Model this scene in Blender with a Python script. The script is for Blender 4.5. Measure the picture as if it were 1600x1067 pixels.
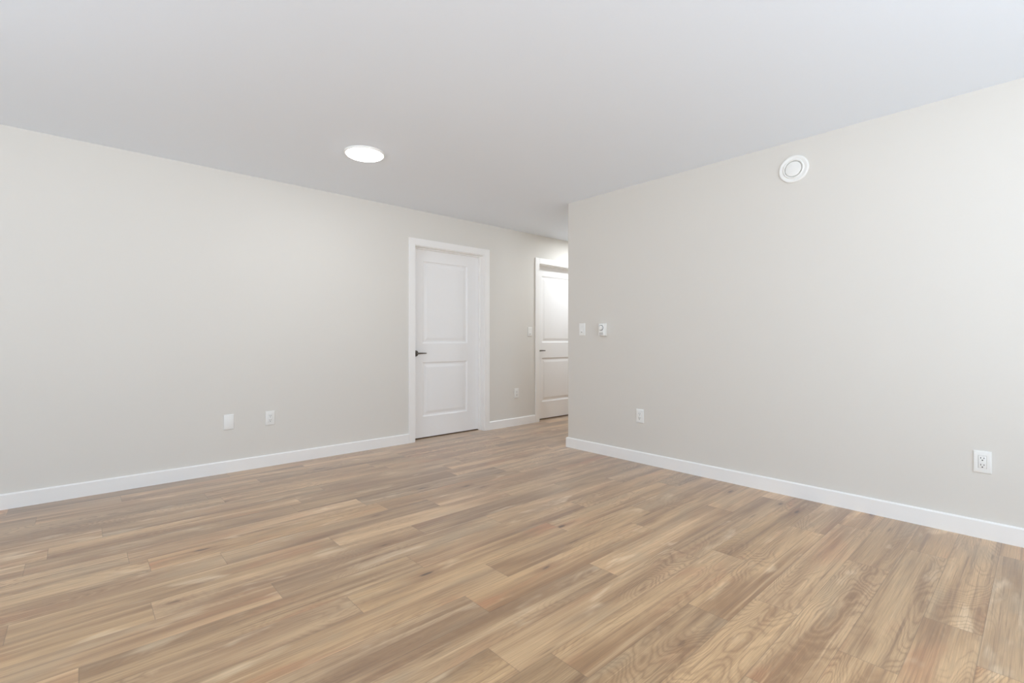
import bpy, bmesh, math, random
from mathutils import Vector, Matrix

for o in list(bpy.data.objects):
    bpy.data.objects.remove(o)
scene = bpy.context.scene
COL = scene.collection
R = math.radians

# ------------------------------------------------------------------ dimensions
CEIL = 2.44
WA = 4.425            # face of the long left wall (plane Y)
WB = 3.645            # face of the right wall (plane X)
CORNER = 3.200        # outside corner where the hall opens
XW, YS = -2.30, -1.70  # walls behind the camera
XH = 7.20             # end of the hall
WT = 0.14             # wall thickness

# ------------------------------------------------------------------ camera
cam_d = bpy.data.cameras.new('camera')
cam = bpy.data.objects.new('camera', cam_d)
COL.objects.link(cam)
cam_d.sensor_fit = 'HORIZONTAL'
cam_d.sensor_width = 36.0
cam_d.lens = 749.6 / 1600 * 36
cam_d.shift_y = -3.5 / 1600
cam_d.clip_start = 0.02
cam.location = (0, 0, 1.08)
cam.rotation_euler = (R(90), 0, R(47.914 - 90))
scene.camera = cam

# ------------------------------------------------------------------ world, exposure
world = bpy.data.worlds.new('daylight')
scene.world = world
world.use_nodes = True
wn = world.node_tree.nodes
wbg = wn.get('Background') or wn.new('ShaderNodeBackground')
# overcast-bright sky above, unseen ground below, its glow added to brighten the ceiling
w_tc = wn.new('ShaderNodeTexCoord')
w_sep = wn.new('ShaderNodeSeparateXYZ')
w_map = wn.new('ShaderNodeMapRange')
w_map.inputs['From Min'].default_value = -0.06
w_map.inputs['From Max'].default_value = 0.06
w_mix = wn.new('ShaderNodeMix')
w_mix.data_type = 'RGBA'
GROUND = 9.6
SKY = 5.6
w_mix.inputs[6].default_value = (0.84 * GROUND, 0.948 * GROUND, 1.07 * GROUND, 1)
w_mix.inputs[7].default_value = (0.77 * SKY, 0.95 * SKY, 1.14 * SKY, 1)
wl = world.node_tree.links
wl.new(w_tc.outputs['Generated'], w_sep.inputs[0])
wl.new(w_sep.outputs[2], w_map.inputs['Value'])
wl.new(w_map.outputs['Result'], w_mix.inputs[0])
wl.new(w_mix.outputs[2], wbg.inputs['Color'])
wbg.inputs['Strength'].default_value = 1.0

scene.view_settings.view_transform = 'Standard'
scene.view_settings.look = 'None'
scene.view_settings.gamma = 1
scene.view_settings.exposure = -0.36
scene.view_settings.use_curve_mapping = False
try:
    scene.cycles.use_denoising = True
    scene.cycles.denoiser = 'OPENIMAGEDENOISE'
    scene.cycles.max_bounces = 14
    scene.cycles.diffuse_bounces = 10
    scene.cycles.caustics_reflective = False
    scene.cycles.caustics_refractive = False
    scene.cycles.sample_clamp_indirect = 6
except Exception:
    pass

# daylight enters by these openings (x0, x1, z0, z1) / (y0, y1, z0, z1)
WIN_S = (0.0, 2.6, 0.25, 2.28)
WIN_W = (0.3, 2.6, 0.45, 2.33)


def portal(name, loc, rot, sx, sy):
    d = bpy.data.lights.new(name, 'AREA')
    d.shape = 'RECTANGLE'
    d.size, d.size_y = sx, sy
    d.cycles.is_portal = True
    o = bpy.data.objects.new(name, d)
    COL.objects.link(o)
    o.location, o.rotation_euler = loc, rot


portal('window_portal', ((WIN_S[0] + WIN_S[1]) / 2, YS - WT - .01, (WIN_S[2] + WIN_S[3]) / 2), (R(90), 0, 0), WIN_S[1] - WIN_S[0], WIN_S[3] - WIN_S[2])
portal('window_portal', (XW - WT - .01, (WIN_W[0] + WIN_W[1]) / 2, (WIN_W[2] + WIN_W[3]) / 2), (R(90), 0, R(-90)), WIN_W[1] - WIN_W[0], WIN_W[3] - WIN_W[2])

LAMP_POWER = 5.0
HALL_POWER = 19.0

# ------------------------------------------------------------------ materials


def srgb(r, g, b):
    def f(c):
        c /= 255.0
        return c / 12.92 if c <= 0.04045 else ((c + 0.055) / 1.055) ** 2.4
    return (f(r), f(g), f(b), 1)


def mat(name, col, rough=0.5, metal=0.0, bump=0.0, bscale=300.0, mottle=0.0, spec=0.5):
    m = bpy.data.materials.new(name)
    m.use_nodes = True
    nt = m.node_tree
    b = nt.nodes['Principled BSDF']
    b.inputs['Base Color'].default_value = col
    b.inputs['Roughness'].default_value = rough
    b.inputs['Metallic'].default_value = metal
    b.inputs['Specular IOR Level'].default_value = spec
    tc = nt.nodes.new('ShaderNodeTexCoord')
    if mottle:
        n = nt.nodes.new('ShaderNodeTexNoise')
        n.inputs['Scale'].default_value = 2.2
        nt.links.new(tc.outputs['Object'], n.inputs['Vector'])
        mx = nt.nodes.new('ShaderNodeMix')
        mx.data_type = 'RGBA'
        mx.inputs[6].default_value = tuple(c * (1 - mottle) for c in col[:3]) + (1,)
        mx.inputs[7].default_value = tuple(min(1, c * (1 + mottle)) for c in col[:3]) + (1,)
        nt.links.new(n.outputs['Fac'], mx.inputs[0])
        nt.links.new(mx.outputs[2], b.inputs['Base Color'])
    if bump:
        n2 = nt.nodes.new('ShaderNodeTexNoise')
        n2.inputs['Scale'].default_value = bscale
        n2.inputs['Detail'].default_value = 3
        nt.links.new(tc.outputs['Object'], n2.inputs['Vector'])
        bp = nt.nodes.new('ShaderNodeBump')
        bp.inputs['Strength'].default_value = bump
        bp.inputs['Distance'].default_value = 0.001
        nt.links.new(n2.outputs['Fac'], bp.inputs['Height'])
        nt.links.new(bp.outputs['Normal'], b.inputs['Normal'])
    return m


M_WALL = mat('greige_wall_paint', srgb(222, 218, 211), 0.62, bump=0.10, bscale=260, mottle=0.006, spec=0.3)
M_CEIL = mat('white_ceiling_paint', srgb(239, 246, 254), 0.8, bump=0.08, bscale=200, spec=0.2)
M_TRIM = mat('white_trim_enamel', srgb(242, 240, 237), 0.35)
M_DOOR = mat('white_door_enamel', srgb(242, 241, 240), 0.38)
M_PLASTIC = mat('white_plastic', srgb(237, 236, 232), 0.35)
M_DARK = mat('dark_slot', srgb(40, 38, 36), 0.6)
M_GREY = mat('grey_marking', srgb(140, 140, 138), 0.5)
M_METAL = mat('brushed_nickel', srgb(120, 116, 110), 0.32, 1.0, bump=0.05, bscale=900)
M_BRONZE = mat('brown_threshold', srgb(110, 84, 58), 0.45)


def emission_mat(name, col, strength):
    m = bpy.data.materials.new(name)
    m.use_nodes = True
    b = m.node_tree.nodes['Principled BSDF']
    b.inputs['Base Color'].default_value = (0.9, 0.9, 0.9, 1)
    b.inputs['Emission Color'].default_value = col
    b.inputs['Emission Strength'].default_value = strength
    return m


M_LENS = emission_mat('lit_lamp_lens', (0.95, 0.985, 1.0, 1), 14.0)


def floor_material(PL, PW):
    m = bpy.data.materials.new('oak_vinyl_plank')
    m.use_nodes = True
    nt = m.node_tree
    N, L = nt.nodes, nt.links
    bs = N['Principled BSDF']

    def attr(name):
        n = N.new('ShaderNodeAttribute')
        n.attribute_name = name
        return n

    def math_(op, a, b=None, c=None, clamp=False):
        n = N.new('ShaderNodeMath')
        n.operation = op
        n.use_clamp = clamp
        for i, v in enumerate((a, b, c)):
            if v is None:
                continue
            if isinstance(v, (int, float)):
                n.inputs[i].default_value = v
            else:
                L.new(v, n.inputs[i])
        return n.outputs[0]

    def combine(x, y, z):
        n = N.new('ShaderNodeCombineXYZ')
        for i, v in enumerate((x, y, z)):
            if isinstance(v, (int, float)):
                n.inputs[i].default_value = v
            else:
                L.new(v, n.inputs[i])
        return n.outputs[0]

    def noise(vec, scale, detail=2, rough=0.5, dist=0.0):
        n = N.new('ShaderNodeTexNoise')
        n.inputs['Scale'].default_value = scale
        n.inputs['Detail'].default_value = detail
        n.inputs['Roughness'].default_value = rough
        n.inputs['Distortion'].default_value = dist
        L.new(vec, n.inputs['Vector'])
        return n.outputs['Fac']

    def smooth(v, a, b, lo=0.0, hi=1.0):
        n = N.new('ShaderNodeMapRange')
        n.interpolation_type = 'SMOOTHSTEP'
        L.new(v, n.inputs['Value'])
        n.inputs['From Min'].default_value = a
        n.inputs['From Max'].default_value = b
        n.inputs['To Min'].default_value = lo
        n.inputs['To Max'].default_value = hi
        return n.outputs['Result']

    def mix(fac, a, b, blend='MIX'):
        n = N.new('ShaderNodeMix')
        n.data_type = 'RGBA'
        n.blend_type = blend
        for idx, v in ((0, fac), (6, a), (7, b)):
            if isinstance(v, (int, float)):
                n.inputs[idx].default_value = v
            elif isinstance(v, tuple):
                n.inputs[idx].default_value = v
            else:
                L.new(v, n.inputs[idx])
        return n.outputs[2]

    g = attr('grain_uv')
    s = N.new('ShaderNodeSeparateXYZ')
    L.new(g.outputs['Vector'], s.inputs[0])
    u, v = s.outputs[0], s.outputs[1]
    loc = attr('plank_uv')
    s2 = N.new('ShaderNodeSeparateXYZ')
    L.new(loc.outputs['Vector'], s2.inputs[0])
    lx, ly = s2.outputs[0], s2.outputs[1]
    tone = attr('tone')
    s3 = N.new('ShaderNodeSeparateColor')
    L.new(tone.outputs['Color'], s3.inputs[0])
    bright, warm, fig = s3.outputs[0], s3.outputs[1], s3.outputs[2]

    def at(su, sv, off=0.0):
        return combine(math_('MULTIPLY_ADD', u, su, off), math_('MULTIPLY_ADD', v, sv, off * 0.37), 0.0)

    broad = noise(at(0.8, 7.0), 1.0, 3, 0.55, 0.3)           # long soft bands
    streak = noise(at(0.55, 30.0, 7.0), 1.0, 4, 0.62, 0.1)    # straight streaks
    fine = noise(at(5.0, 300.0, 3.0), 1.0, 3, 0.7)            # pores
    lines = noise(at(1.6, 120.0, 13.0), 1.0, 3, 0.65)         # thin grain lines
    blush = noise(at(1.6, 6.0, 19.0), 1.0, 3, 0.55, 0.3)      # warm patches
    flame = noise(at(2.6, 9.0, 31.0), 1.0, 3, 0.55, 0.3)      # pale patches
    # cathedral figure: contour lines of a stretched noise field
    fld = noise(at(1.25, 5.2, 11.0), 1.0, 2, 0.40, 0.35)
    wob = noise(at(16.0, 60.0, 5.0), 1.0, 2, 0.5)
    ring = math_('ADD', math_('MULTIPLY', fld, 34.0), math_('MULTIPLY', wob, 0.9))
    ringv = math_('PINGPONG', ring, 0.5)
    ringl = smooth(ringv, 0.0, 0.24, 1.0, 0.0)
    ringh = smooth(ringv, 0.30, 0.50, 0.0, 1.0)
    ringm = smooth(noise(at(0.9, 4.0, 41.0), 1.0, 1), 0.36, 0.56)
    ringa = math_('MULTIPLY', ringl, ringm)
    ringb = math_('MULTIPLY', ringh, ringm)
    # knots
    vo = N.new('ShaderNodeTexVoronoi')
    vo.inputs['Scale'].default_value = 1.0
    vo.inputs['Randomness'].default_value = 1.0
    L.new(combine(math_('MULTIPLY', u, 2.3), math_('MULTIPLY', v, 8.5), 0.0), vo.inputs['Vector'])
    s4 = N.new('ShaderNodeSeparateColor')
    L.new(vo.outputs['Color'], s4.inputs[0])
    on = smooth(s4.outputs[0], 0.62, 0.63)
    kd = math_('ADD', vo.outputs['Distance'], math_('MULTIPLY', math_('SUBTRACT', wob, 0.5), 0.10))
    knot = math_('MULTIPLY', smooth(kd, 0.03, 0.12, 1.0, 0.0), on)
    halo = math_('MULTIPLY', smooth(kd, 0.05, 0.36, 1.0, 0.0), on)

    c = mix(smooth(broad, 0.32, 0.68), srgb(146, 116, 88), srgb(194, 166, 134))
    c = mix(math_('MULTIPLY', smooth(streak, 0.51, 0.74), 0.70), c, srgb(124, 97, 77))
    c = mix(math_('MULTIPLY', smooth(streak, 0.47, 0.27), 0.55), c, srgb(214, 190, 162))
    c = mix(math_('MULTIPLY', smooth(blush, 0.54, 0.72), math_('MULTIPLY', warm, 0.72)), c, srgb(178, 126, 94))
    c = mix(math_('MULTIPLY', smooth(flame, 0.58, 0.74), 0.60), c, srgb(222, 204, 182))
    c = mix(math_('MULTIPLY', smooth(lines, 0.53, 0.70), 0.55), c, srgb(124, 95, 71))
    c = mix(math_('MULTIPLY', ringb, math_('MULTIPLY', fig, 0.20)), c, srgb(214, 188, 156))
    c = mix(math_('MULTIPLY', ringa, math_('MULTIPLY', fig, 0.50)), c, srgb(120, 89, 65))
    c = mix(math_('MULTIPLY', smooth(blush, 0.46, 0.30), 0.45), c, srgb(162, 144, 122))
    # thin dark slivers
    vo2 = N.new('ShaderNodeTexVoronoi')
    vo2.inputs['Scale'].default_value = 1.0
    L.new(combine(math_('MULTIPLY', u, 2.6), math_('MULTIPLY_ADD', v, 26.0, 3.3), 0.0), vo2.inputs['Vector'])
    s5 = N.new('ShaderNodeSeparateColor')
    L.new(vo2.outputs['Color'], s5.inputs[0])
    sliver = math_('MULTIPLY', smooth(vo2.outputs['Distance'], 0.02, 0.20, 1.0, 0.0), smooth(s5.outputs[1], 0.90, 0.91))
    c = mix(math_('MULTIPLY', sliver, 0.65), c, srgb(88, 62, 42))
    c = mix(math_('MULTIPLY', halo, 0.45), c, srgb(120, 82, 54))
    c = mix(math_('MULTIPLY', knot, 0.85), c, srgb(66, 45, 30))
    fm = smooth(fine, 0.25, 0.75, 0.82, 1.18)
    fmul = combine(fm, fm, fm)
    c = mix(1.0, c, fmul, 'MULTIPLY')
    # tone of each board
    tb = math_('MULTIPLY_ADD', bright, 0.42, 0.75)
    tr = math_('MULTIPLY', tb, math_('MULTIPLY_ADD', warm, 0.05, 1.01))
    tbl = math_('MULTIPLY', tb, math_('MULTIPLY_ADD', warm, -0.10, 0.90))
    c = mix(1.0, c, combine(math_('MULTIPLY', tr, 1.06), math_('MULTIPLY', tb, 1.0), math_('MULTIPLY', tbl, 0.98)), 'MULTIPLY')
    # seams
    ex = math_('MINIMUM', lx, math_('SUBTRACT', PL, lx))
    ey = math_('MINIMUM', ly, math_('SUBTRACT', PW, ly))
    ed = math_('MINIMUM', ex, ey)
    seam = smooth(ed, 0.0004, 0.0022, 1.0, 0.0)
    c = mix(math_('MULTIPLY', seam, 0.42), c, srgb(92, 72, 55))
    L.new(c, bs.inputs['Base Color'])
    rg = math_('MULTIPLY_ADD', fine, 0.08, 0.38)
    L.new(rg, bs.inputs['Roughness'])
    bs.inputs['Specular IOR Level'].default_value = 0.5
    bs.inputs['Coat Weight'].default_value = 0.5
    bs.inputs['Coat IOR'].default_value = 1.5
    bs.inputs['Sheen Weight'].default_value = 0.45
    bs.inputs['Sheen Roughness'].default_value = 0.29
    bs.inputs['Sheen Tint'].default_value = (0.95, 0.97, 1.0, 1)
    bs.inputs['Coat Roughness'].default_value = 0.32
    bp = N.new('ShaderNodeBump')
    bp.inputs['Strength'].default_value = 0.12
    bp.inputs['Distance'].default_value = 0.0012
    hgt = math_('SUBTRACT', math_('MULTIPLY', fine, 0.35), seam)
    L.new(hgt, bp.inputs['Height'])
    L.new(bp.outputs['Normal'], bs.inputs['Normal'])
    return m


# ------------------------------------------------------------------ mesh helpers


def bx(bm, x0, x1, y0, y1, z0, z1, bevel=0.0, seg=2, edges=None):
    vs = [bm.verts.new((x, y, z)) for x in (x0, x1) for y in (y0, y1) for z in (z0, z1)]
    fs = [(0, 1, 3, 2), (4, 6, 7, 5), (0, 4, 5, 1), (2, 3, 7, 6), (0, 2, 6, 4), (1, 5, 7, 3)]
    faces = [bm.faces.new([vs[i] for i in f]) for f in fs]
    if bevel:
        es = list({e for f in faces for e in f.edges})
        if edges:
            es = [e for e in es if edges(e)]
        bmesh.ops.bevel(bm, geom=es, offset=bevel, segments=seg, profile=0.5, affect='EDGES')
    return faces


def prism(bm, prof, axis_pts):
    """profile [(a, z)] swept between two frames [(origin, dir)]: a runs along dir, z up"""
    loops = []
    for (o, d) in axis_pts:
        loops.append([bm.verts.new((o[0] + d[0] * a, o[1] + d[1] * a, o[2] + z)) for a, z in prof])
    n = len(prof)
    for A, B in zip(loops, loops[1:]):
        for i in range(n):
            j = (i + 1) % n
            bm.faces.new((A[i], A[j], B[j], B[i]))
    bm.faces.new(loops[0][::-1])
    bm.faces.new(loops[-1])


def lathe(bm, prof, seg=64, mtx=None):
    """profile [(r, h)] turned about local +Z"""
    rings = []
    for r, h in prof:
        if r < 1e-6:
            rings.append([bm.verts.new((0, 0, h))])
        else:
            rings.append([bm.verts.new((r * math.cos(2 * math.pi * k / seg), r * math.sin(2 * math.pi * k / seg), h)) for k in range(seg)])
    for A, B in zip(rings, rings[1:]):
        for k in range(seg):
            k2 = (k + 1) % seg
            if len(A) == 1 and len(B) == 1:
                continue
            if len(A) == 1:
                bm.faces.new((A[0], B[k], B[k2]))
            elif len(B) == 1:
                bm.faces.new((A[k], B[0], A[k2]))
            else:
                bm.faces.new((A[k], B[k], B[k2], A[k2]))
    if mtx is not None:
        bmesh.ops.transform(bm, matrix=mtx, verts=[v for r in rings for v in r])


def obj(name, bm, m, parent=None, smooth=None, **props):
    bmesh.ops.recalc_face_normals(bm, faces=bm.faces[:])
    me = bpy.data.meshes.new(name)
    bm.to_mesh(me)
    bm.free()
    me.materials.append(m)
    if smooth is not None:
        for p in me.polygons:
            p.use_smooth = True
        me.set_sharp_from_angle(angle=R(smooth))
    o = bpy.data.objects.new(name, me)
    COL.objects.link(o)
    if parent is not None:
        o.parent = parent
    for k, v in props.items():
        o[k] = v
    return o


def thing(name, label, cat, loc, rotz=0.0, group=None):
    o = bpy.data.objects.new(name, None)
    COL.objects.link(o)
    o.empty_display_size = 0.05
    o.location = loc
    o.rotation_euler = (0, 0, rotz)
    o['label'], o['category'] = label, cat
    if group:
        o['group'] = group
    return o


def dup(root, label, loc, rotz, group=None):
    def cp(o, parent):
        c = o.copy()
        COL.objects.link(c)
        if parent is not None:
            c.parent = parent
        for ch in list(o.children):
            if ch is not c:
                cp(ch, c)
        return c
    r = cp(root, None)
    r.location, r.rotation_euler = loc, (0, 0, rotz)
    r['label'] = label
    if group:
        r['group'] = group
    return r


def struct(name, bm, m, label, cat, smooth=None):
    return obj(name, bm, m, None, smooth, kind='structure', label=label, category=cat)


# ------------------------------------------------------------------ room shell
D1 = (2.617, 3.553)      # casing inner edges, first door
D2 = (4.468, 5.404)      # second door
DTOP = 2.068
CW = 0.073               # casing width

# left wall with two door openings
bm = bmesh.new()
ro = 0.012               # rough opening beyond the casing edge, covered by casing and jamb
y0, y1 = WA, WA + WT
xs = [XW - WT, D1[0] - ro, D1[1] + ro, D2[0] - ro, D2[1] + ro, XH + WT]
bx(bm, xs[0], xs[1], y0, y1, 0, CEIL)
bx(bm, xs[2], xs[3], y0, y1, 0, CEIL)
bx(bm, xs[4], xs[5], y0, y1, 0, CEIL)
bx(bm, xs[1], xs[2], y0, y1, DTOP + ro, CEIL)
bx(bm, xs[3], xs[4], y0, y1, DTOP + ro, CEIL)
bx(bm, xs[1] - .1, xs[2] + .1, y1, y1 + 0.03, 0, DTOP + .1)     # unseen backing added to stop outside light leaking under the doors
bx(bm, xs[3] - .1, xs[4] + .1, y1, y1 + 0.03, 0, DTOP + .1)
struct('wall_left', bm, M_WALL, 'long greige wall holding the two white panel doors', 'wall')

# right wall: room face, rounded outside corner, hall side
bm = bmesh.new()
bx(bm, WB, XH + WT, YS - WT, CORNER, 0, CEIL, 0.009, 3,
   lambda e: all(abs(v.co.x - WB) < 1e-4 and abs(v.co.y - CORNER) < 1e-4 for v in e.verts))
struct('wall_right', bm, M_WALL, 'greige wall ending in an outside corner, with round vent near ceiling', 'wall', 40)

# walls behind the camera, with the window openings daylight comes through
bm = bmesh.new()
a, b, c, d = WIN_S
bx(bm, XW, a, YS - WT, YS, 0, CEIL)
bx(bm, b, WB, YS - WT, YS, 0, CEIL)
bx(bm, a, b, YS - WT, YS, 0, c)
bx(bm, a, b, YS - WT, YS, d, CEIL)
struct('wall_front', bm, M_WALL, 'greige window wall behind the viewpoint', 'wall')
bm = bmesh.new()
a, b, c, d = WIN_W
bx(bm, XW - WT, XW, YS - WT, a, 0, CEIL)
bx(bm, XW - WT, XW, b, WA, 0, CEIL)
bx(bm, XW - WT, XW, a, b, 0, c)
bx(bm, XW - WT, XW, a, b, d, CEIL)
struct('wall_back', bm, M_WALL, 'greige window wall at the far left behind the viewpoint', 'wall')
bm = bmesh.new()
bx(bm, XH, XH + WT, CORNER, WA, 0, CEIL)
struct('wall_hall', bm, M_WALL, 'greige end wall of the short hall', 'wall')

bm = bmesh.new()
bx(bm, XW - WT, XH + WT, YS - WT, WA + WT + .03, CEIL, CEIL + 0.12)
struct('ceiling', bm, M_CEIL, 'smooth white ceiling with one lit round lamp', 'ceiling')

# windows: simple frames with one mullion
for i, (W, side) in enumerate(((WIN_S, 'S'), (WIN_W, 'W'))):
    a, b, c, d = W
    bm = bmesh.new()
    mid = (a + b) / 2
    t = 0.05
    for (p0, p1, q0, q1) in ((a, a + t, c, d), (b - t, b, c, d), (a + t, b - t, c, c + t), (a + t, b - t, d - t, d), (mid - t / 2, mid + t / 2, c + t, d - t)):
        if side == 'S':
            bx(bm, p0, p1, YS - .10, YS - .04, q0, q1)
        else:
            bx(bm, XW - .10, XW - .04, p0, p1, q0, q1)
    struct('window_%d' % (i + 1), bm, M_TRIM, 'white window frame behind the viewpoint, ' + ('facing the door wall' if side == 'S' else 'facing the right wall'), 'window')

# ------------------------------------------------------------------ floor: vinyl planks
PL, PW, Y0 = 1.21, 0.1648, 0.148
PH = {-1: 2.205, 0: 2.44, 1: 1.958, 2: 2.797, 3: 3.30, 4: 1.848, 5: 1.205, 6: 1.062, 7: 1.825, 8: 1.205, 9: 2.66,
      10: .834, 11: 0.0, 12: .632, 13: .219, 14: -.198, 15: .53, 17: .181, 18: -.19, 20: .097, 21: .72, 23: -.19}
# brightness / warmth of single boards: (row, index of the joint the board starts at, counted from the row phase)
TONE = {(5, -1): (.08, .5, .5), (5, 0): (.55, .5, .6), (8, -1): (.32, .2, .3), (8, 0): (.72, .8, .3), (9, -1): (.42, .9, .3), (9, 0): (.55, .4, .4),
        (7, -1): (.35, .3, .4), (7, 0): (.85, .4, .1), (6, 0): (.52, .3, .9), (6, 1): (.42, .3, .4), (6, -1): (.40, .7, .4), (2, -1): (.58, .5, .9),
        (2, 0): (.42, .5, .5), (1, 0): (.34, .5, .8), (1, 1): (.55, .7, .2), (1, -1): (.58, .6, .9), (0, 0): (.56, .6, .6), (0, -1): (.60, .5, .6),
        (-1, 0): (.38, .2, .3), (-1, 1): (.50, .9, .2), (4, -1): (.30, .4, .8), (4, 0): (.62, .8, .9), (12, -1): (.80, .4, .3), (12, 0): (.38, .2, .4),
        (12, 1): (.66, .3, .4), (11, -1): (.78, .4, .1), (11, 0): (.28, .6, .3), (11, 1): (.62, .5, .5), (10, -1): (.45, .2, .9), (10, 0): (.56, .9, .3),
        (13, -1): (.38, .8, .1), (13, 0): (.66, .3, .3), (13, 1): (.32, .2, .2), (14, -1): (.72, .4, .2), (14, 0): (.38, .7, .1), (14, 1): (.80, .3, .2),
        (15, -1): (.65, .4, .9), (15, 0): (.32, .3, .1), (15, 1): (.74, .3, .3), (17, -1): (.58, .4, .8), (17, 0): (.78, .4, .2), (18, -1): (.66, .4, .2),
        (18, 0): (.28, .4, .1), (20, -1): (.66, .4, .1), (20, 0): (.34, .3, .1), (23, -1): (.36, .2, .1), (23, 0): (.68, .4, .1)}
rnd = random.Random(11)
bm = bmesh.new()
lg = bm.loops.layers.float_vector.new('grain_uv')
lp = bm.loops.layers.float_vector.new('plank_uv')
lt = bm.loops.layers.float_color.new('tone')
rows = range(int(math.floor((YS - Y0) / PW)), int(math.ceil((WA + WT - Y0) / PW)))
for k in rows:
    ph = PH.get(k, rnd.uniform(0, PL))
    yy0, yy1 = Y0 + k * PW, Y0 + (k + 1) * PW
    n0 = int(math.floor((XW - WT - ph) / PL)) - 1
    for j in range(n0, n0 + 12):
        px0 = ph + j * PL
        ou, ov = rnd.uniform(0, 400), rnd.uniform(0, 90)
        tone = [min(1, max(0, rnd.gauss(.5, .20))), min(1, max(0, rnd.gauss(.5, .28))), rnd.random() ** 0.6]
        if (k, j) in TONE:
            tone = list(TONE[(k, j)])
        for (ya, yb, xm) in ((YS - WT, CORNER, WB + .02), (CORNER, WA + WT + .03, XH + WT)):
            ylo, yhi = max(yy0, ya), min(yy1, yb)
            xlo, xhi = max(px0, XW - WT), min(px0 + PL, xm)
            if yhi - ylo < 1e-4 or xhi - xlo < 1e-4:
                continue
            for f in bx(bm, xlo, xhi, ylo, yhi, -0.02, 0.0):
                for l in f.loops:
                    co = l.vert.co
                    l[lg] = (co.x - px0 + ou, co.y - yy0 + ov, 0)
                    l[lp] = (co.x - px0, co.y - yy0, 0)
                    l[lt] = (tone[0], tone[1], tone[2], 1)
struct('floor', bm, floor_material(PL, PW), 'oak look vinyl plank floor running along the door wall', 'floor')

# ------------------------------------------------------------------ baseboards
BH, BT = 0.098, 0.014
PROF = [(0, 0), (BT, 0), (BT, BH - .007), (BT - .007, BH), (0, BH)]


def bb_run(bm, p, q, n):
    prism(bm, PROF, [((p[0], p[1], 0), n), ((q[0], q[1], 0), n)])


bm = bmesh.new()
bb_run(bm, (XW, WA), (D1[0] - CW, WA), (0, -1))
struct('baseboard_left', bm, M_TRIM, 'long white baseboard left of the first door', 'baseboard')
bm = bmesh.new()
bb_run(bm, (D1[1] + CW, WA), (D2[0] - CW, WA), (0, -1))
struct('baseboard_middle', bm, M_TRIM, 'short white baseboard between the two doors', 'baseboard')
bm = bmesh.new()
bb_run(bm, (D2[1] + CW, WA), (XH, WA), (0, -1))
struct('baseboard_hall', bm, M_TRIM, 'white baseboard beyond the second door', 'baseboard')
bm = bmesh.new()
prism(bm, PROF, [((WB, YS, 0), (-1, 0)), ((WB, CORNER, 0), (-1, 1)), ((XH, CORNER, 0), (0, 1))])
struct('baseboard_right', bm, M_TRIM, 'white baseboard along the right wall and around its corner', 'baseboard')

# ------------------------------------------------------------------ doors
LEAF_Y = 4.520           # face of the recessed leaf


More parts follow.
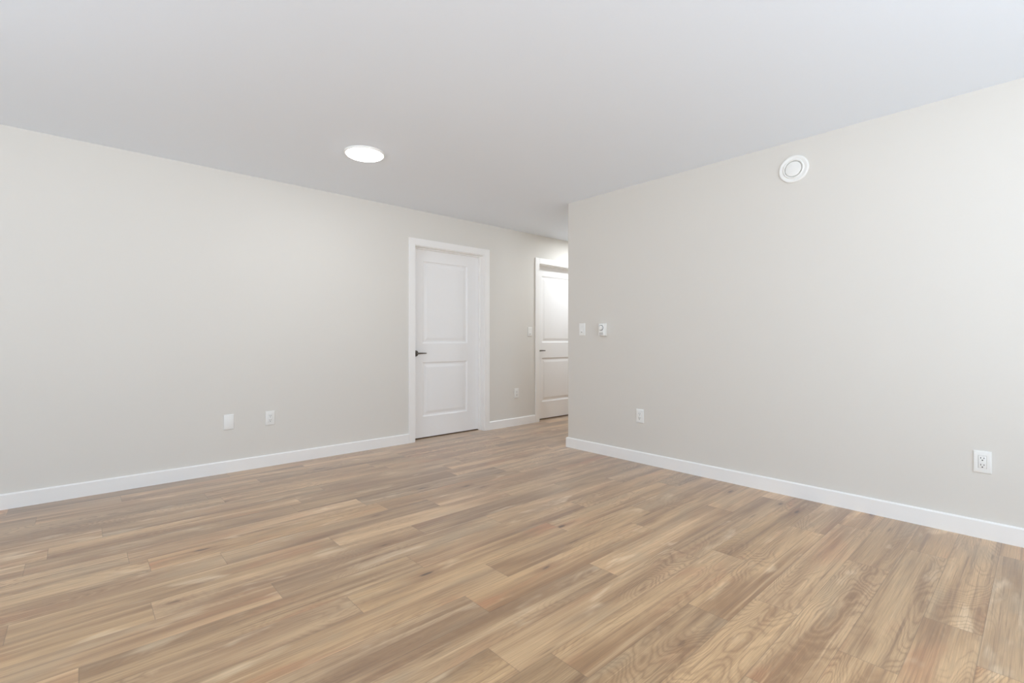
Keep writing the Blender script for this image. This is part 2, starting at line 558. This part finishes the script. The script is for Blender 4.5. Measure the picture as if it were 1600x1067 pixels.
def door(name, label, D, hlabel):
    x0, x1 = D
    root_x = x0
    # leaf: stiles and rails with two recessed, bevelled panels
    jx0, jx1 = x0 + .005, x1 - .005      # jamb faces
    lx0, lx1, lz0, lz1 = jx0 + .003, jx1 - .003, 0.013, DTOP - .010
    px0, px1 = lx0 + .145, lx1 - .165
    panels = [(0.235, 0.832), (1.033, 1.934)]
    bm = bmesh.new()
    F, B = LEAF_Y, LEAF_Y + 0.035
    xs = [lx0, px0, px1, lx1]
    zs = [lz0, panels[0][0], panels[0][1], panels[1][0], panels[1][1], lz1]
    g = [[bm.verts.new((x, F, z)) for z in zs] for x in xs]
    for i in range(3):
        for j in range(5):
            if i == 1 and j in (1, 3):
                loop = [g[i][j], g[i + 1][j], g[i + 1][j + 1], g[i][j + 1]]
                prev = loop
                cx, cz = (px0 + px1) / 2, (zs[j] + zs[j + 1]) / 2
                for inset, dep in ((.004, .001), (.012, .008), (.022, .0105), (.032, .0105), (.040, .0085), (.058, .004), (.062, .0035)):
                    cur = []
                    for vv in loop:
                        cur.append(bm.verts.new((vv.co.x + (inset if vv.co.x < cx else -inset), F + dep, vv.co.z + (inset if vv.co.z < cz else -inset))))
                    for q in range(4):
                        r = (q + 1) % 4
                        bm.faces.new((prev[q], prev[r], cur[r], cur[q]))
                    prev = cur
                bm.faces.new(prev)
            else:
                bm.faces.new((g[i][j], g[i + 1][j], g[i + 1][j + 1], g[i][j + 1]))
    bk = [bm.verts.new(p) for p in ((lx0, B, lz0), (lx1, B, lz0), (lx1, B, lz1), (lx0, B, lz1))]
    bm.faces.new(bk[::-1])
    left = g[0]
    right = g[3]
    bm.faces.new([bk[0]] + left + [bk[3]])
    bm.faces.new([bk[1], bk[2]] + right[::-1])
    bm.faces.new([bk[0], bk[1]] + [g[i][0] for i in (3, 2, 1, 0)])
    bm.faces.new([bk[3]] + [g[i][5] for i in (0, 1, 2, 3)] + [bk[2]])
    bmesh.ops.translate(bm, verts=bm.verts[:], vec=(-root_x, -WA, 0))
    root = struct(name, bm, M_DOOR, label, 'door')
    root.location = (root_x, WA, 0)

    def part(nm, bm, m, parent=root, smooth=None, **k):
        bmesh.ops.translate(bm, verts=bm.verts[:], vec=(-root_x, -WA, 0))
        return obj(nm, bm, m, parent, smooth, **k)
    # jamb lining
    bm = bmesh.new()
    jd = WA + WT
    ht = DTOP - .005
    bx(bm, jx0 - .015, jx0, WA - .001, jd, 0, ht)
    bx(bm, jx1, jx1 + .015, WA - .001, jd, 0, ht)
    bx(bm, jx0 - .015, jx1 + .015, WA - .001, jd, ht, ht + .015)
    part('jamb', bm, M_TRIM)
    # stop in front of the leaf
    bm = bmesh.new()
    s0, s1 = LEAF_Y - .034, LEAF_Y - .001
    bx(bm, jx0, jx0 + .011, s0, s1, 0, ht, .0015, 1)
    bx(bm, jx1 - .011, jx1, s0, s1, 0, ht, .0015, 1)
    bx(bm, jx0 + .011, jx1 - .011, s0, s1, ht - .011, ht, .0015, 1)
    part('door_stop', bm, M_TRIM)
    # flat casing
    bm = bmesh.new()
    c0 = WA - .017
    bx(bm, x0 - CW, x0, c0, WA, 0, DTOP + CW, .002, 1)
    bx(bm, x1, x1 + CW, c0, WA, 0, DTOP + CW, .002, 1)
    bx(bm, x0 - .001, x1 + .001, c0, WA, DTOP, DTOP + CW, .002, 1)
    part('casing', bm, M_TRIM)
    # threshold strip under the leaf
    bm = bmesh.new()
    bx(bm, jx0, jx1, LEAF_Y + .004, LEAF_Y + .045, 0, .005, .001, 1)
    part('threshold', bm, M_BRONZE, label='brown strip under the door')
    # lever handle: rose, neck, lever
    hx, hz = lx0 + .060, 0.927
    bm = bmesh.new()
    mt = Matrix.Translation((hx, LEAF_Y, hz)) @ Matrix.Rotation(R(90), 4, 'X')
    lathe(bm, [(0, 0), (.033, 0), (.033, .005), (.030, .009), (.016, .011), (.0125, .015), (.0105, .034), (.0105, .044), (0, .044)], 40, mt)
    h = part('door_handle', bm, M_METAL, smooth=40, label=hlabel)
    bm = bmesh.new()
    # flattened lever, tapering and slightly bowed towards the leaf
    secs = []
    for q in range(15):
        t = q / 14
        xx = hx - .012 + t * .125
        yy = LEAF_Y - .047 + .010 * max(0, t - .55) ** 1.3
        zz = hz + .002 * math.sin(t * 3)
        rz = .0105 * (1 - .45 * t)
        ry = .0065 * (1 - .35 * t)
        if q in (0, 14):
            rz *= .5
            ry *= .5
        secs.append([bm.verts.new((xx, yy + ry * math.cos(w), zz + rz * math.sin(w))) for w in [2 * math.pi * e / 14 for e in range(14)]])
    for A_, B_ in zip(secs, secs[1:]):
        for e in range(14):
            e2 = (e + 1) % 14
            bm.faces.new((A_[e], A_[e2], B_[e2], B_[e]))
    bm.faces.new(secs[0])
    bm.faces.new(secs[-1])
    part('lever', bm, M_METAL, h, 50)
    return root


door('door_1', 'closed white two-panel door in full view on the left wall', D1, 'brushed metal lever handle')
door('door_2', 'white two-panel door half hidden behind the right wall corner', D2, 'brushed metal lever handle')

# ------------------------------------------------------------------ wall plates (local: x along the wall, -y out of the wall, z up)
PWD, PHT = 0.073, 0.119


def plate_bm(hole=None, t=.0075):
    bm = bmesh.new()
    w, h = PWD / 2, PHT / 2
    if hole is None:
        bx(bm, -w, w, -t, 0, -h, h, .0042, 3, lambda e: all(v.co.y < -t + 1e-4 for v in e.verts))
        return bm
    hw, hh = hole
    b = .0045
    loops = []
    for (a, c, y) in ((w, h, 0), (w, h, -t + b), (w - b * .3, h - b * .3, -t + b * .3), (w - b, h - b, -t), (hw + .001, hh + .001, -t), (hw, hh, -t + .001), (hw, hh, -.001)):
        loops.append([bm.verts.new((sx * a, y, sz * c)) for sx, sz in ((-1, -1), (1, -1), (1, 1), (-1, 1))])
    for A_, B_ in zip(loops, loops[1:]):
        for q in range(4):
            r = (q + 1) % 4
            bm.faces.new((A_[q], A_[r], B_[r], B_[q]))
    return bm


OUT = Matrix.Rotation(R(90), 4, 'X')       # local +Z of a lathe -> -Y


def screw(parent, z):
    bm = bmesh.new()
    lathe(bm, [(0, 0), (.0032, 0), (.0030, .0009), (.0018, .0014), (0, .0015)], 16, Matrix.Translation((0, -.0074, z)) @ OUT)
    obj('screw', bm, M_PLASTIC, parent, 40)


def make_outlet(label, loc, rot):
    t = thing('wall_outlet', label, 'outlet', loc, rot, 'wall outlets')
    pl = obj('cover_plate', plate_bm((.0168, .0338)), M_PLASTIC, t, 30)
    bm = bmesh.new()
    bx(bm, -.0161, .0161, -.0088, -.0005, -.0331, .0331, .0012, 2)
    rc = obj('receptacle', bm, M_PLASTIC, t, 30)
    for zc in (.0185, -.0185):
        for sx, hh in ((-1, .0045), (1, .0038)):
            bm = bmesh.new()
            bx(bm, sx * .0063 - .0013, sx * .0063 + .0013, -.0091, -.0055, zc + .0035 - hh, zc + .0035 + hh)
            obj('slot', bm, M_DARK, rc)
        bm = bmesh.new()
        lathe(bm, [(0, 0), (.0030, 0), (.0030, .0020), (0, .0020)], 20, Matrix.Translation((0, -.0071, zc - .0085)) @ OUT)
        obj('ground_hole', bm, M_DARK, rc)
    return t


def make_switch(label, loc, rot):
    t = thing('light_switch', label, 'light switch', loc, rot, 'light switches')
    obj('cover_plate', plate_bm((.0168, .0338)), M_PLASTIC, t, 30)
    bm = bmesh.new()
    # paddle tilted, upper half pressed in
    prof = [(-.0331, -.0005), (-.0331, -.0100), (-.024, -.0115), (0, -.0085), (.0331, -.0077), (.0331, -.0005)]
    A_ = [bm.verts.new((-.0160, y, z)) for z, y in prof]
    B_ = [bm.verts.new((.0160, y, z)) for z, y in prof]
    n = len(prof)
    for q in range(n):
        r = (q + 1) % n
        bm.faces.new((A_[q], A_[r], B_[r], B_[q]))
    bm.faces.new(A_)
    bm.faces.new(B_)
    pd = obj('rocker', bm, M_PLASTIC, t)
    bm = bmesh.new()
    bx(bm, -.0065, .0065, -.0120, -.0095, -.0290, -.0245, .0008, 1)
    obj('indicator', bm, M_DARK, pd, label='dark slot low on the rocker')
    return t


FA = WA              # plates sit on the wall faces
o1 = make_outlet('white outlet low on the left wall, just right of the blank plate', (1.212, FA, .408), 0)
dup(o1, 'small white outlet low on the wall between the two doors', (4.070, FA, .404), 0)
dup(o1, 'small white outlet low on the right wall, nearer its outside corner', (WB, 2.363, .409), R(-90))
dup(o1, 'largest white outlet, low on the right wall at the right edge', (WB, .221, .414), R(-90))
s1 = make_switch('white light switch on the left wall beside the half hidden door', (4.302, FA, 1.177), 0)
dup(s1, 'white light switch on the right wall, between its corner and the thermostat', (WB, 3.013, 1.176), R(-90))

t = thing('blank_plate', 'blank white cover plate low on the left wall, left of the outlet', 'wall plate', (.902, FA, .410), 0)
obj('cover_plate', plate_bm(), M_PLASTIC, t, 30)
screw(t, .040)
screw(t, -.040)

# thermostat with a dial
t = thing('thermostat', 'white box thermostat with round dial on the right wall beside the switch', 'thermostat', (WB, 2.754, 1.170), R(-90))
bm = bmesh.new()
bx(bm, -.034, .034, -.010, 0, -.059, .059, .003, 2)
obj('base_plate', bm, M_PLASTIC, t, 30)
bm = bmesh.new()
bx(bm, -.032, .032, -.042, -.009, -.057, .057, .005, 3)
bd = obj('cover', bm, M_PLASTIC, t, 30)
bm = bmesh.new()
lathe(bm, [(0, 0), (.026, 0), (.026, .0012), (0, .0012)], 40, Matrix.Translation((0, -.0418, .016)) @ OUT)
obj('dial_scale', bm, M_GREY, bd, label='grey ring of markings round the dial')
bm = bmesh.new()
lathe(bm, [(0, 0), (.021, 0), (.0205, .009), (.018, .011), (0, .0112)], 40, Matrix.Translation((0, -.0425, .016)) @ OUT)
bx(bm, -.003, .003, -.058, -.052, .004, .034, .001, 1)
obj('dial', bm, M_PLASTIC, t, 35)
for q in range(4):
    bm = bmesh.new()
    bx(bm, -.022, .022, -.0425, -.040, -.031 - q * .006, -.0285 - q * .006)
    obj('vent_slot', bm, M_GREY, bd)

# round air vent
t = thing('round_vent', 'round white air vent high on the right wall near the ceiling', 'air vent', (WB, 1.148, 2.247), R(-90))
bm = bmesh.new()
lathe(bm, [(.060, 0), (.093, 0), (.0935, .004), (.092, .009), (.087, .0125), (.081, .0125), (.074, .010), (.066, .0085), (.0645, .013), (.0605, .0165), (.0565, .015), (.0535, .006), (.0525, -.0)], 96, OUT)
obj('flange', bm, M_PLASTIC, t, 50)
bm = bmesh.new()
lathe(bm, [(0, .001), (.0535, .001), (.0535, .0025), (0, .0025)], 64, OUT)
obj('throat', bm, M_PLASTIC, t, 40)
bm = bmesh.new()
lathe(bm, [(0, .002), (.012, .002), (.030, .006), (.0485, .008), (.0500, .011), (.0485, .0140), (.040, .0160), (.020, .0172), (0, .0175)], 72, OUT)
obj('damper_disc', bm, M_PLASTIC, t, 40)

# ------------------------------------------------------------------ ceiling lamps


def make_lamp(label, loc):
    t = thing('ceiling_lamp', label, 'ceiling light', loc, 0, 'round ceiling lamps')
    bm = bmesh.new()
    lathe(bm, [(0, 0), (.143, 0), (.143, -.007), (.140, -.012), (.135, -.013), (.131, -.012), (.131, -.009), (0, -.009)], 96)
    obj('trim_ring', bm, M_PLASTIC, t, 40)
    bm = bmesh.new()
    lathe(bm, [(0, -.0095), (.1305, -.0095), (.1300, -.0150), (.126, -.0185), (.112, -.0205), (0, -.0220)], 96)
    obj('lens', bm, M_LENS, t, 40, label='lit white lens')
    return t


lamp = make_lamp('lit round flush lamp on the white ceiling above the left wall', (1.552, 3.325, CEIL))
dup(lamp, 'round flush ceiling lamp at the near end of the room', (1.55, .05, CEIL), 0)
dup(lamp, 'round flush ceiling lamp in the hall behind the right wall corner', (5.15, 3.80, CEIL), 0)


def lamp_light(loc, power):
    d = bpy.data.lights.new('lamp_light', 'AREA')
    d.shape = 'DISK'
    d.size = .27
    d.energy = power
    d.color = (.92, .98, 1.04)
    o = bpy.data.objects.new('lamp_light', d)
    COL.objects.link(o)
    o.location = (loc[0], loc[1], CEIL - .026)


lamp_light((1.552, 3.325), LAMP_POWER)
lamp_light((1.55, .05), 6.0)
lamp_light((5.15, 3.80), HALL_POWER)
